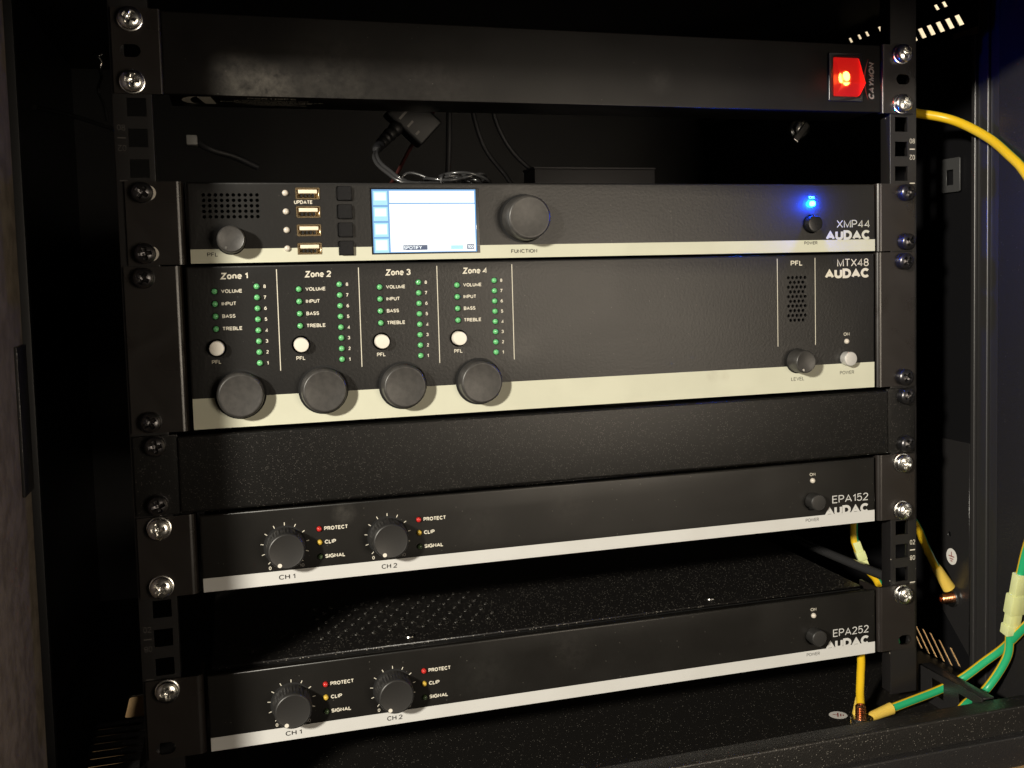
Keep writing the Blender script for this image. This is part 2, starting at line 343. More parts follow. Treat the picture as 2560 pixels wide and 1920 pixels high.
def ribbon(bm, pts, t, ox, lift, sy=1.0):
    closed = pts[-1] == 'c'; P = [Vector((p[0] + ox, p[1])) for p in pts if p != 'c']
    Q = [P[0]]
    for p in P[1:]:
        if (p - Q[-1]).length > 1e-4: Q.append(p)
    if closed and (Q[0] - Q[-1]).length < 1e-4: Q.pop()
    n = len(Q); Lf, Rt = [], []
    for i in range(n):
        a = Q[i - 1] if (i or closed) else None; b = Q[(i + 1) % n] if (i < n - 1 or closed) else None
        d1 = (Q[i] - a).normalized() if a is not None else None; d2 = (b - Q[i]).normalized() if b is not None else None
        d1 = d1 or d2; d2 = d2 or d1
        n1 = Vector((-d1.y, d1.x)); n2 = Vector((-d2.y, d2.x)); m_ = n1 + n2
        if m_.length < 1e-4: m_ = n1
        m_.normalize(); k = min(2.2, 1 / max(.2, m_.dot(n1)))
        Lf.append(bm.verts.new((*(Q[i] + m_ * t / 2 * k), lift))); Rt.append(bm.verts.new((*(Q[i] - m_ * t / 2 * k), lift)))
    for i in range(n if closed else n - 1):
        j = (i + 1) % n
        try: bm.faces.new((Lf[i], Rt[i], Rt[j], Lf[j]))
        except ValueError: pass
def text_mesh(body, bold, shear=0.0, space=1.0):
    """letters cut from flat ribbons; bold picks the stroke"""
    key = (body, bold, shear, space)
    if key not in TXT:
        t = 0.115 + 3.0 * bold if bold < 0.05 else 0.27
        bm = bmesh.new(); x = 0.0; lift = 0.0
        for ch in body:
            wd, strokes = GL[ch]
            for q in strokes:
                q = [(p if p == 'c' else (p[0], t / 2 + p[1] * (1 - t))) for p in q]
                ribbon(bm, q, t, x, lift); lift = 0.01 - lift if False else (lift + 0.01) % 0.03
            x += (wd + t + max(0.03, 0.17 - 0.52 * t) * space) if ch != ' ' else 0.34
        # trim what the pointed joins push above the cap line or below the base line
        for v in bm.verts: v.co.y = min(1.0, max(0.0, v.co.y))
        if shear:
            for v in bm.verts: v.co.x += shear * v.co.y
        me = bpy.data.meshes.new('t'); bm.to_mesh(me); bm.free()
        xs = [v.co.x for v in me.vertices]; ys = [v.co.y for v in me.vertices]
        TXT[key] = (me, min(xs), max(xs), min(ys), max(ys))
    return TXT[key]
TM = {}
def text(body, x, z, h, parent, m='ink', width=None, align='C', bold=0.015, y=-0.12, shear=0.0, space=1.0, name='lettering', turn=None, rotz=0.0):
    """print on a front face: x is the left edge, middle or right edge; z the middle of the letters; h their height"""
    me0, a, b, c, d = text_mesh(body, bold, shear, space)
    sy = h / (d - c); sx = width / (b - a) if width else sy * 0.92
    key = (body, bold, shear, space, round(sx, 3), round(sy, 3), m)
    if key not in TM:
        me = me0.copy(); me.name = 'lettering'
        for v in me.vertices: v.co = Vector(((v.co.x - (a + b) / 2) * sx, -v.co.z, (v.co.y - (c + d) / 2) * sy)) * S
        me.materials.clear(); me.materials.append(M[m]); TM[key] = (me, (b - a) * sx)
    me, wd = TM[key]
    o = bpy.data.objects.new(name, me); C.objects.link(o)
    o.location = Vector((x + (wd / 2 if align == 'L' else -wd / 2 if align == 'R' else 0), y, z)) * S
    if turn: o.rotation_euler = turn
    if parent: o.parent = parent
    return o
def print_rect(name, m, parent, x0, x1, z0, z1, y=-0.08):
    bm = bmesh.new()
    vs = [bm.verts.new(Vector(p) * S) for p in ((x0, y, z0), (x1, y, z0), (x1, y, z1), (x0, y, z1))]; bm.faces.new(vs)
    return finish(name, bm, m, parent)

U = 44.45; W = 482.6
def zb(k, n=1): return (9 - k - n) * U          # bottom of an n-unit device that starts k units from the top

# ------------------------------------------------------------------ screws
def screw_mesh(R, H, key):
    if key in CACHE: return CACHE[key]
    bm = bmesh.new(); seg = 48; rr = [0, .08, .16, .24, .32, .40, .48, .56, .64, .72, .80, .88, .94, .98, 1.0]; rings = []
    def hgt(x, y):
        q = min(1, math.hypot(x, y)); h = H * (0.55 + 0.45 * math.sqrt(max(0, 1 - (q * 0.97) ** 2)))
        cut = 0
        for a, b in ((abs(x), abs(y)), (abs(y), abs(x))):
            if a < 0.62 and b < 0.13 + 0.05 * (1 - a): cut = max(cut, 1 - 0.55 * a)
        return h - cut * H * 0.55
    for q in rr:
        if q == 0: rings.append([bm.verts.new((0, -hgt(0, 0) * S, 0))]); continue
        rings.append([bm.verts.new((R * q * math.cos(2 * PI * i / seg) * S, -hgt(q * math.cos(2 * PI * i / seg), q * math.sin(2 * PI * i / seg)) * S, R * q * math.sin(2 * PI * i / seg) * S)) for i in range(seg)])
    rings.append([bm.verts.new((R * math.cos(2 * PI * i / seg) * S, 0, R * math.sin(2 * PI * i / seg) * S)) for i in range(seg)])
    for a, b in zip(rings, rings[1:]):
        for i in range(seg):
            j = (i + 1) % seg
            if len(a) == 1: bm.faces.new((a[0], b[i], b[j]))
            else: bm.faces.new((a[i], b[i], b[j], a[j]))
    bmesh.ops.recalc_face_normals(bm, faces=bm.faces)
    me = bpy.data.meshes.new(key); bm.to_mesh(me); bm.free()
    for p in me.polygons: p.use_smooth = True
    me.set_sharp_from_angle(angle=math.radians(40)); CACHE[key] = me
    return me
def rack_screw(parent, x, z, chrome, y=0.0):
    me = screw_mesh(5.7, 4.8, 'screw_c') if chrome else screw_mesh(5.4, 6.0, 'screw_b')
    if len(me.materials) == 0: me.materials.append(M['chrome' if chrome else 'black_steel'])
    o = bpy.data.objects.new('screw', me); C.objects.link(o); o.parent = parent
    o.location = Vector((x, y - (1.2 if chrome else 0.8), z)) * S; o.rotation_euler = (random.uniform(-.07, .07), random.uniform(0, PI), random.uniform(-.07, .07))
    wm = lathe('washer_c' if chrome else 'washer_b', [(3, 0), (6.3, 0), (6.5, 0.5), (6.2, 1.0), (5.2, 1.3), (3, 1.3)] if chrome else [(3, 0), (5.5, 0), (5.5, 0.8), (3, 0.8)], 40)
    if len(wm.materials) == 0: wm.materials.append(M['chrome' if chrome else 'black_steel'])
    q = bpy.data.objects.new('washer', wm); C.objects.link(q); q.parent = o; q.location = (0, (1.2 if chrome else 0.8) * S, 0)
    return o

# ------------------------------------------------------------------ ears
def ear(parent, side, h, x_in, x_out, slots, y0=0.0, bend=3.4, depth=22):
    """bent mounting flange: flat front with oval slots, rounded inner fold running back along the chassis"""
    lo, hi = (x_out, x_in - bend) if side == 'L' else (x_in + bend, x_out)
    holes = [rect(cx - 5, cx + 5, z - 3.3, z + 3.3, 3.29, 6) for cx, z in slots]
    bm = front_slab(rect(lo, hi, 0.4, h - 0.4, 1.2, 3) if False else rect(lo, hi, 0.4, h - 0.4), holes, y0, 2.0)
    sgn = 1 if side == 'L' else -1
    cx = x_in - sgn * bend; prof = []
    for i in range(7):
        t = PI / 2 * i / 6; prof.append((cx + sgn * bend * math.sin(t), y0 + bend - bend * math.cos(t)))
    prof.append((x_in, y0 + depth))
    back = [(x - sgn * 1.6, y + (2.0 if i == 0 else 1.0 if i < 6 else 0)) for i, (x, y) in enumerate(prof)]
    t = bmesh.new()
    def strip(line):
        a = [t.verts.new(Vector((x, y, 0.4)) * S) for x, y in line]; b = [t.verts.new(Vector((x, y, h - 0.4)) * S) for x, y in line]
        for i in range(len(line) - 1): t.faces.new((a[i], a[i + 1], b[i + 1], b[i]))
        return a, b
    a, b = strip(prof); c, d = strip(back)
    for i in range(len(prof) - 1):
        t.faces.new((b[i], b[i + 1], d[i + 1], d[i])); t.faces.new((a[i], a[i + 1], c[i + 1], c[i]))
    bmesh.ops.recalc_face_normals(t, faces=t.faces); join(bm, t)
    return finish('mounting_ear', bm, 'ear', parent, smooth=50)

# ------------------------------------------------------------------ cabinet and its surroundings
XL, XR = -75.0, 550.0
table = box('table_top', 'tan', None, -900, 1100, -100, 900, -102, -80, 2); table['kind'] = 'structure'
rw = box('wall', 'plaster', None, 740, 760, -300, 900, -90, 1400, 0); rw['kind'] = 'structure'

cab = thing('rack_cabinet', 'black powder-coated steel rack cabinet that holds all the equipment', 'cabinet', (240, 200, -54))
def cp(o):
    o.parent = cab; o.location = o.location - cab.location; return o
# side walls with slanted vent slots
def slanted(y, z, h, wd, lean): return [(y - wd / 2, z), (y + wd / 2, z), (y + wd / 2 + lean, z + h), (y - wd / 2 + lean, z + h)]
holesR = [slanted(40.5 + 10.6 * i, 424.8, 8.3, 5.6, 6.0) for i in range(7)]
holesR += [slanted(y, 441.5, 4.5, 4.0, 3.5) for y in (58, 67, 138, 156, 167, 180)]
holesR += [slanted(y, -38.5 + dz, h_, 3.8, h_) for y, dz, h_ in ((41, 1.5, 11), (50, -1, 15), (59, -1, 17), (68, -1, 17), (77, -1, 17), (86, 0, 16), (95, 0, 16))]
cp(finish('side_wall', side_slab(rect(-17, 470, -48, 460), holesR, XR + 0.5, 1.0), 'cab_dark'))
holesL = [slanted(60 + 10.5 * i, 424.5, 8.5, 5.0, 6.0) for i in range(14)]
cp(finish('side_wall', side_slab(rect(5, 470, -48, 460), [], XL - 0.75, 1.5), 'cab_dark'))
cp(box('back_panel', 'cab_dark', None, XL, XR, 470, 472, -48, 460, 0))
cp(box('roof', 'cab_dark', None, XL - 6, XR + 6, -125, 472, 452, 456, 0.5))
cp(box('header', 'cab', None, -48, 531, -125, -112, 405, 451.6, 1.5))
# floor with vent slots on the left and an opening for cables
fh = [rect(-44 + (i % 2) * 0, -14, 75 + 11.5 * i, 80.5 + 11.5 * i) for i in range(13) if not 8 <= i <= 12]
fh.append(rect(-29, -13, 172, 214, 3, 4))
fl = cp(finish('floor', flat_slab(rect(XL, XR, -52, 470), fh, -40.75, 1.5), 'cab_dusty'))
for i in range(13):
    if 8 <= i <= 12: continue
    y = 77.7 + 11.5 * i
    o = box('louver', 'cab', None, -45, -13, y - 2.6, y + 2.6, -0.6, 0.6, 0.4, loc=(0, 0, 0)); o.location = Vector((0, 0, 0))
    o.data.transform(Matrix.Translation(Vector((29, -y, 0)) * S)); o.location = Vector((-29, y, -38.3)) * S; o.rotation_euler = (math.radians(24), 0, 0)
    cp(o)
# sill in front
cp(box('sill', 'cab_dusty', None, -49, 532, -68, -53.0, -40, -18.5, 1.4, 3))
cp(box('lower_sill', 'cab', None, -70, 552, -74, -50, -54, -34.6, 1.2, 3))
# front posts
cp(box('front_post', 'post', None, -74, -50, -125, 4, -34, 452, 1.2, 3))
cp(box('post_flange', 'cab_dark', None, -73, -60, 92, 99, -39, 451, 1.0))
cp(box('lock_plate', 'cab', None, -50, -48.4, -22, 3, 153, 228, 0.6))
cp(box('front_post', 'cab', None, 533, 556, -125, -18.5, -34, 452, 1.2, 3))
cp(box('post_flange', 'post_edge', None, 537.6, 549, -14.5, -5.4, -39, 451, 0.8, 3))
cp(box('post_flange', 'post_edge', None, 535.8, 549, -5.0, 5.0, -39, 451, 1.1, 4))
cp(box('post_flange', 'post_edge', None, 533.8, 549.4, 5.4, 9.5, -39, 410, 1.1, 4))
cp(box('cross_brace', 'cab', None, 541, 549.8, 26, 450, 408, 414, 0.8))
cp(finish('latch_plate', side_slab(rect(39, 65, 309, 333, 1, 2), [rect(46, 54, 314, 325)], 548.2, 1.4), 'latch'))
cp(box('slot_light_strip', 'tan', None, 548.4, 549.6, 22, 48, 415, 420, 0.2))  # added strip, its tan stands for dim light through an opening
# corner gusset low on the right wall
bm = side_slab([(28, -24), (58, 2), (58, 20), (72, 26), (72, 130), (28, 130)], [circ(50, 60, 2)], 548.6, 1.5)
cp(finish('gusset', bm, 'cab'))
# rails
def rail(x0, x1, hx, numx, flip, numside):
    holes = [rect(hx - 4.75, hx + 4.75, 6.35 + 15.875 * i + 44.45 * k - 4.75, 6.35 + 15.875 * i + 44.45 * k + 4.75) for k in range(9) for i in range(3)]
    r = finish('rack_rail', front_slab(rect(x0, x1, -31, 452), holes, 2.1, 1.8, 0.5), 'rail', smooth=40)
    cp(r)
    def sub(o): o.parent = r; return o
    xi = x0 if flip else x1
    sub(box('return_flange', 'rail', None, *((x0 - 0.0, x0 + 1.6) if flip else (x1 - 1.6, x1)), 4.0, 13, -30, 451, 0.4))
    xo = x1 if flip else x0
    sub(box('return_flange', 'rail', None, *((x1 - 1.6, x1) if flip else (x0, x0 + 1.6)), 4.0, 13, -30, 451, 0.4))
    for zc, top, bot in ((zb(1) + 22.2, '08', '02'), (zb(7) + 22.2, '02', '08')):
        text(top, numx, zc + 5.3, 3.2, r, 'ink' if flip else 'shaded_ink', width=4.0, y=1.95, bold=0.0)
        text(bot, numx, zc - 5.3, 3.2, r, 'ink' if flip else 'shaded_ink', width=4.0, y=1.95, bold=0.0, turn=(0, PI, 0))
        print_rect('unit_mark', 'ink' if flip else 'shaded_ink', r, numx - 2.0, numx + 2.0, zc - 0.35, zc + 0.35, 1.98)
        print_rect('unit_mark', 'ink' if flip else 'shaded_ink', r, numx - 2.0, numx + 2.0, zc - 22.4, zc - 21.8, 1.98)
    return r
rail(-1.5, 18.0, 10.3, 2.3, False, 0)
rail(465.5, 485.5, 473.9, 482.2, True, 0)
# base bar under the right rail, with square openings
cp(finish('base_bar', side_slab(rect(-52.9, 12, -39.8, -17), [rect(-15, -2, -33, -21.5), rect(-44, -30, -33, -22)], 495, 1.5), 'cab'))
cp(box('base_bar_flange', 'cab', None, 495.9, 504, -52.8, 12, -18.4, -17, 0.5))
# earth studs and stickers
def stud(loc, rot):
    o = put('earth_stud', 'stud', 'copper', None, 0, 0, 0, [(0, 0)] + [q for i in range(9) for q in ((3.0, 1.4 * i), (3.5, 1.4 * i + 0.5), (3.5, 1.4 * i + 0.8), (3.0, 1.4 * i + 1.3))] + [(2.6, 13), (1.6, 13.2), (1.4, 11.8), (0, 11.6)], 20)
    o.location = Vector(loc) * S; o.rotation_euler = rot; cp(o)
    nb = bmesh.new(); t = bmesh.ops.create_cone(nb, cap_ends=True, segments=6, radius1=6.2 * S, radius2=6.2 * S, depth=3.6 * S)
    bmesh.ops.bevel(nb, geom=list(nb.edges), offset=0.4 * S, segments=2, affect='EDGES')
    bmesh.ops.rotate(nb, verts=nb.verts, matrix=Matrix.Rotation(PI / 2, 3, 'X'))
    bmesh.ops.translate(nb, verts=nb.verts, vec=(0, -2.4 * S, 0))
    finish('nut', nb, 'chrome', o)
    wb = lathe_bm([(3, 0), (7.4, 0), (7.4, 0.7), (3, 0.7)], 28); finish('washer', wb, 'chrome', o)
    return o
stud((432, -13, -40), (-PI / 2, 0, 0))
stud((550, 45, 14), (0, 0, -PI / 2))
def earth_sticker(loc, rot):
    bm = bmesh.new(); bmesh.ops.create_circle(bm, cap_ends=True, segments=32, radius=6.0 * S)
    bmesh.ops.rotate(bm, verts=bm.verts, matrix=Matrix.Rotation(PI / 2, 3, 'X'))
    o = finish('earth_sticker', bm, 'paper', None); o.location = Vector(loc) * S; o.rotation_euler = rot; cp(o)
    bm = bmesh.new()
    for x0, x1, z0, z1 in ((-0.4, 0.4, 0.6, 3.6), (-3.2, 3.2, -0.2, 0.6), (-2.1, 2.1, -2.0, -1.3), (-1.1, 1.1, -3.6, -2.9)):
        bm.faces.new([bm.verts.new(Vector(p) * S) for p in ((x0, -0.15, z0), (x1, -0.15, z0), (x1, -0.15, z1), (x0, -0.15, z1))])
    finish('earth_symbol', bm, 'red_ink', o); return o
earth_sticker((425.5, 3.5, -39.6), (-PI / 2, 0, math.radians(60)))
earth_sticker((547.6, 47, 44), (0, 0, -PI / 2))

# ------------------------------------------------------------------ power distribution unit (top)
z0 = zb(0); H1 = U
d = thing('power_distribution_unit', 'black power strip unit with a lit red rocker switch, topmost in the rack', 'power unit', (0, 0, z0))
PF = 2.0
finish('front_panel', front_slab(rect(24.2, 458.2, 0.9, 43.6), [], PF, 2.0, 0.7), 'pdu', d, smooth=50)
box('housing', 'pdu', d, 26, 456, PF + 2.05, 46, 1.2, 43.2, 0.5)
for side, xi, xo, cx in (('L', 24.0, 0, 8.75), ('R', 458.4, W, 473.85)):
    ear(d, side, U, xi, xo, [(cx, U / 2)], 0, 1.2, 6)
    rack_screw(d, cx + (0.6 if side == 'L' else -1.5), 38.1, True); rack_screw(d, cx + (0.3 if side == 'L' else -1.5), 6.35, True)
# rocker switch
sw = finish('rocker_switch', front_slab(rect(419.6, 444.2, 7.2, 37.4, 0.8, 2), [rect(422.8, 441.6, 10.2, 35.0)], PF - 1.6, 1.6, 0.4), 'gloss_black', d, smooth=40)
bm = bmesh.new()      # cap: tall at the bottom, low at the top, open prism walls
x0, x1 = 423.0, 441.4; ya, yb = PF - 2.2, PF - 11.0
pv = [(x0, PF + 1, 10.4), (x1, PF + 1, 10.4), (x1, PF + 1, 34.8), (x0, PF + 1, 34.8), (x0 + .7, ya - 0.6, 34.2), (x1 - .7, ya - 0.6, 34.2), (x1 - .9, yb, 17.2), (x0 + .9, yb, 17.2), (x0 + .6, ya - 1.6, 10.8), (x1 - .6, ya - 1.6, 10.8)]
vs = [bm.verts.new(Vector(p) * S) for p in pv]
for f in ((4, 5, 6, 7), (7, 6, 9, 8), (8, 9, 1, 0), (3, 2, 5, 4), (3, 4, 7, 8, 0), (2, 1, 9, 6, 5), (0, 1, 2, 3)): bm.faces.new([vs[i] for i in f])
bmesh.ops.recalc_face_normals(bm, faces=bm.faces)
bmesh.ops.bevel(bm, geom=list(bm.edges), offset=0.35 * S, segments=2, affect='EDGES')
finish('rocker_cap', bm, 'red_cap', sw, smooth=30)
box('reflector', 'red_core', sw, 424.2, 440.2, PF + 0.2, PF + 0.8, 11.6, 33.6, 0)
nb = bmesh.new(); bmesh.ops.create_uvsphere(nb, u_segments=16, v_segments=10, radius=2.4 * S)
for v in nb.verts: v.co = Vector((v.co.x, v.co.y * 0.8, v.co.z * 1.35)) + Vector((430.0, PF - 3.4, 21.5)) * S
finish('neon_lamp', nb, 'neon', sw, smooth=60)
text('CAYMON', 451.4, 21.0, 4.2, d, 'grey_ink', width=23.5, y=PF - 0.12, bold=0.045, shear=0.25, turn=(0, -PI / 2, 0))
bm = bmesh.new(); arcp = []
for i in range(15):
    t = i / 14; arcp.append((449.0 - 3.2 * math.sin(PI * t), 8.5 + 26 * t, 0.9 * math.sin(PI * t)))
for i in range(14):
    a, b = arcp[i], arcp[i + 1]
    try: bm.faces.new([bm.verts.new(Vector(p) * S) for p in ((a[0], PF - 0.12, a[1]), (a[0] + a[2] + .05, PF - 0.12, a[1]), (b[0] + b[2] + .05, PF - 0.12, b[1]), (b[0], PF - 0.12, b[1]))])
    except Exception: pass
finish('logo_arc', bm, 'red_ink', d)
# print under the housing
und = (-PI / 2, 0, 0)
def under(o, z=1.05): o.location.z = z * S; return o
def utext(body, x, y, h, wd, m='ink'):
    o = text(body, x, 0, h, d, m, width=wd, bold=0.02, turn=(PI / 2, 0, 0)); o.location = Vector((x, y, 1.02)) * S; return o
utext('PSR119FS', 79, 11, 4.2, 26); utext('19" POWER DISTRIBUTION UNIT', 79, 18, 2.2, 40)
for k, (xa, xb) in enumerate(((52, 108), (60, 100), (66, 92), (70, 96))):
    bm = bmesh.new(); x = xa
    while x < xb:
        q = random.uniform(1.0, 4.0); yy = 22 + 3.6 * k
        bm.faces.new([bm.verts.new(Vector(p) * S) for p in ((x, yy, 1.0), (x + q, yy, 1.0), (x + q, yy + 1.1, 1.0), (x, yy + 1.1, 1.0))]); x += q + 0.7
    finish('small_print', bm, 'ink', d)
bm = bmesh.new()
for i in range(12):
    a0, a1 = PI * (0.5 + i / 12), PI * (0.5 + (i + 1) / 12)
    def arc(a, r, cx): return Vector((cx + r * math.cos(a), 21 + 13 * math.sin(a), 1.0)) * S
    bm.faces.new([bm.verts.new(p) for p in (arc(a0, 9, 41), arc(a1, 9, 41), arc(a1, 4.5, 41), arc(a0, 4.5, 41))])
bm.faces.new([bm.verts.new(Vector(p) * S) for p in ((40, 9, 1.0), (47, 9, 1.0), (50, 33, 1.0), (44, 33, 1.0))])
finish('logo', bm, 'ink', d)

# ------------------------------------------------------------------ media player
z0 = zb(2)
d = thing('media_player', 'black audio player with a lit colour screen and four gold sockets', 'audio player', (0, 0, z0))
Z = lambda z: z - z0
holes = [circ(41.2 + 3.04 * i, Z(303.7) - 2.9 * j, 0.95, 12) for i in range(10) for j in range(5)]
LZ = [304.7, 294.7, 284.7, 274.7]
holes += [rect(88.6, 101.7, Z(z - 0.25) - 3.25, Z(z - 0.25) + 3.25, 0.4, 2) for z in LZ]
holes += [rect(110.7, 118.9, Z(z - 0.25) - 4.05, Z(z - 0.25) + 4.05, 0.7, 3) for z in LZ]
holes += [rect(128.8, 190.6, Z(270.6), Z(307.6)), circ(406.3, Z(298), 1.8, 16), circ(405.9, Z(285.2), 6.0, 28)]
holes += [circ(83.3, Z(z), 1.75, 14) for z in LZ]
finish('front_panel', front_slab(rect(33.0, 452.6, 0.6, U - 0.8), holes, 0, 3.0, 1.0), 'panel', d, smooth=50)
box('chassis', 'hole', d, 34, 451, 5.2, 330, 1.0, U - 1.6, 0.4)
finish('top_cover', flat_slab(rect(34, 451, 3.2, 331), [], U - 1.35, 0.4), 'cab', d)
# stripe of light print round the openings
finish('stripe', front_slab(rect(33.4, 452.4, 0.7, Z(274.95)), [rect(88.6, 101.7, Z(271.2), Z(274.9)) , rect(110.7, 118.9, Z(270.4), Z(274.9)), rect(128.8, 190.6, Z(270.6), Z(274.9))], -0.12, 0.1), 'cream', d)
for side, xi, xo, cx, sx in (('L', 31.2, 2.6, 8.75, 11.0), ('R', 454.2, W, 473.85, 474.9)):
    ear(d, side, U, xi, xo, [(cx + 1, 6.35), (cx + 1, 38.1)])
    for zz in (38.1, 6.35):
        q = rack_screw(d, sx, zz, False)
        if side == 'L': put('slot_edge_disc', 'slot_edge_disc', 'white_btn', d, sx + 2.9, zz, 0, [(0, 0), (3.9, 0), (3.9, 0.5), (0, 0.5)], 28)  # pale disc added for the bright slot edge beside the screw
KN = lambda r, h, top=0.93: [(0, 0.2), (r, 0.2), (r, 0.6), (r * 0.985, h * 0.55), (r * (top + .02), h - 1.3), (r * (top - .005), h - 0.7), (r * (top - .05), h - 0.15), (r * (top - .085), h), (r * (top - .12), h - 0.12), (0, h - 0.12)]
def knob(parent, x, z, key, r, h, top=0.93, flute=None, n=56, dot=None):
    k = put('knob', key, 'knob_dark' if key == 'knob_amp' else 'knob', parent, x, z, 0, KN(r, h, top), n, flute)
    put('collar', key + '_collar', 'hole', k, 0, 0, 0, [(0, 0.02), (r * 1.09, 0.02), (r * 1.09, 0.25), (0, 0.25)], 40)
    if dot:
        a, q, m, rad = dot
        bm = bmesh.new(); bmesh.ops.create_circle(bm, cap_ends=True, segments=16, radius=rad * S)
        bmesh.ops.rotate(bm, verts=bm.verts, matrix=Matrix.Rotation(PI / 2, 3, 'X'))
        finish('pointer_dot', bm, m, k, (r * q * math.cos(a), -h - 0.02, r * q * math.sin(a)))
    return k
knob(d, 54.2, Z(279.8), 'knob_small', 7.4, 11.5, 0.95, dot=(math.radians(238), 0.70, 'chrome', 0.7))
knob(d, 216.9, Z(290.0), 'knob_function', 13.0, 13.5, 0.95)
text('PFL', 44.4, Z(272.1), 2.2, d, 'dark_ink', width=5.4, y=-0.2); text('UPDATE', 92.6, Z(299.75), 2.0, d, width=9.6, bold=0.03)
text('FUNCTION', 216.7, Z(271.2), 2.2, d, 'dark_ink', width=15.6, y=-0.2)
LEDH = lambda r: [(r, -1.5), (r, 1.4), (r * .93, 2.0), (r * .75, 2.5), (r * .45, 2.85), (0, 3.0)]
LEDP = lambda r: [(r, -1.5), (r, 0.35), (r * .93, 0.9), (r * .75, 1.35), (r * .45, 1.65), (0, 1.75)]
for z in LZ:
    put('indicator_light', 'led_clear', 'clear', d, 83.3, Z(z), 0, LEDP(1.7), 18)
    zc = Z(z - 0.25)
    u = finish('usb_socket', front_slab(rect(88.7, 101.6, zc - 3.15, zc + 3.15, 0.5, 2), [rect(89.3, 101.0, zc - 2.6, zc + 2.6)], -0.35, 5.0, 0.0), 'gold', d)
    box('tongue', 'tongue', u, 90.2, 100.2, 0.4, 4.6, zc + 0.1, zc + 2.1, 0.15)
    box('socket_back', 'gold', u, 89.3, 101.0, 4.3, 4.62, zc - 2.6, zc + 2.6, 0)
    for q in range(4): box('contact', 'hole', u, 91.4 + 2.1 * q, 92.4 + 2.1 * q, 0.6, 4.25, zc - 2.0, zc - 0.3, 0)
    b = finish('push_button', front_slab(rect(111.0, 118.6, zc - 3.75, zc + 3.75, 0.9, 3), [], -2.0, 5.0, 0.0), 'gloss_black', d, smooth=40)
    finish('button_face', front_slab(rect(111.4, 118.2, zc - 3.35, zc + 3.35, 0.9, 3), [], -2.35, 0.3), 'gloss_black', b, smooth=40)
# display
s = finish('display', front_slab(rect(128.9, 190.5, Z(270.7), Z(307.5)), [rect(129.8, 189.0, Z(271.4), Z(306.8))], 0.05, 2.0), 'bezel', d)
print_rect('backlight', 'scr_bg', s, 129.4, 189.4, Z(271.0), Z(307.1), 1.3)
for i in range(4):
    za = Z(305.9) - 8.85 * i
    print_rect('screen_key', 'scr_key', s, 130.6, 138.6, za - 7.8, za, 1.25)
    print_rect('screen_key_glare', 'scr_key2', s, 131.4, 137.8, za - (5.2 if i < 2 else 6.4), za - 0.8, 1.22)
print_rect('screen_header', 'scr_head', s, 139.6, 188.2, Z(299.3), Z(306.0), 1.25)
print_rect('screen_page', 'scr_white', s, 139.6, 188.2, Z(271.9), Z(298.6), 1.25)
print_rect('screen_label', 'scr_dark', s, 146.6, 160.4, Z(272.8), Z(275.6), 1.22)
text('SPOTIFY', 146.9, Z(274.2), 1.9, s, 'scr_white', width=10.2, align='L', y=1.18, bold=0.01)
print_rect('screen_bar', 'scr_key', s, 173.8, 181.0, Z(272.9), Z(275.2), 1.22)
print_rect('screen_label', 'scr_dark', s, 183.2, 187.4, Z(272.9), Z(275.7), 1.22)
text('100', 185.3, Z(274.3), 1.8, s, 'scr_white', width=3.4, y=1.18)
# power group
text('ON', 406.2, Z(302.0), 1.7, d, width=3.6)
led = put('indicator_light', 'led_blue', 'blue_led', d, 406.3, Z(298), 0, LEDH(1.65), 18)
BTN = lambda r, h: [(r, -2), (r, h - 0.5), (r * 0.92, h), (r * 0.7, h + 0.1), (0, h + 0.1)]
put('power_button', 'btn_black', 'gloss_black', d, 405.9, Z(285.2), 0, BTN(5.2, 5.5), 36)
text('POWER', 405.4, Z(273.2), 2.0, d, 'dark_ink', width=9.4, y=-0.2)
def brand(parent, model, z_model, z_logo, xr=447.6, wm=24.0, m='ink', y=-0.2, hl=6.2):
    text(model, xr, z_model, 5.0, parent, m, width=wm, align='R', bold=0.0, y=y)
    text('AUDAC', xr, z_logo, hl, parent, m, width=32.2, align='R', bold=0.06, y=y)
brand(d, 'XMP44', Z(285.0), Z(277.9), 448.4, 24.2, 'cream')

# ------------------------------------------------------------------ matrix mixer, two units high
z0 = zb(3, 2); H2 = 2 * U
d = thing('audio_matrix_mixer', 'tall black mixer with four zones of green lights and big knobs', 'audio mixer', (0, 0, z0))
Z = lambda z: z - z0
zx = [44.45 + 44.0 * i for i in range(4)]
holes = []
VZ = [252.4, 245.7, 239.0, 232.3]; CZ = [254.5 - 5.94 * i for i in range(8)]
for x in zx:
    holes += [circ(x, Z(z), 1.95, 16) for z in VZ] + [circ(x + 21.9, Z(z), 1.85, 16) for z in CZ] + [circ(x, Z(222.0), 5.0, 26)]
for j in range(10):
    for i in range(5 - j % 2): holes.append(circ(389.2 + 2.97 * i + (1.4 if j % 2 else 0), Z(251.5) - 3.0 * j, 1.05, 12))
holes += [circ(431.1, Z(209.5), 1.8, 16), circ(431.1, Z(198.4), 5.0, 26)]
finish('front_panel', front_slab(rect(30.6, 452.0, 0.6, H2 - 0.8), holes, 0, 3.0, 1.1), 'panel', d, smooth=50)
box('chassis', 'hole', d, 33, 450, 5.5, 330, 1.0, H2 - 1.2, 0.4)
finish('stripe', front_slab(rect(30.9, 451.7, 0.8, Z(195.2)), [], -0.1, 0.08), 'cream', d)
for side, xi, xo, cx, sx in (('L', 28.8, 0, 8.75, 9.8), ('R', 453.7, W, 473.85, 473.3)):
    ear(d, side, H2, xi, xo, [(cx, 6.35), (cx, H2 - 6.35)]); rack_screw(d, sx, 6.35, False); rack_screw(d, sx, H2 - 6.35, False)
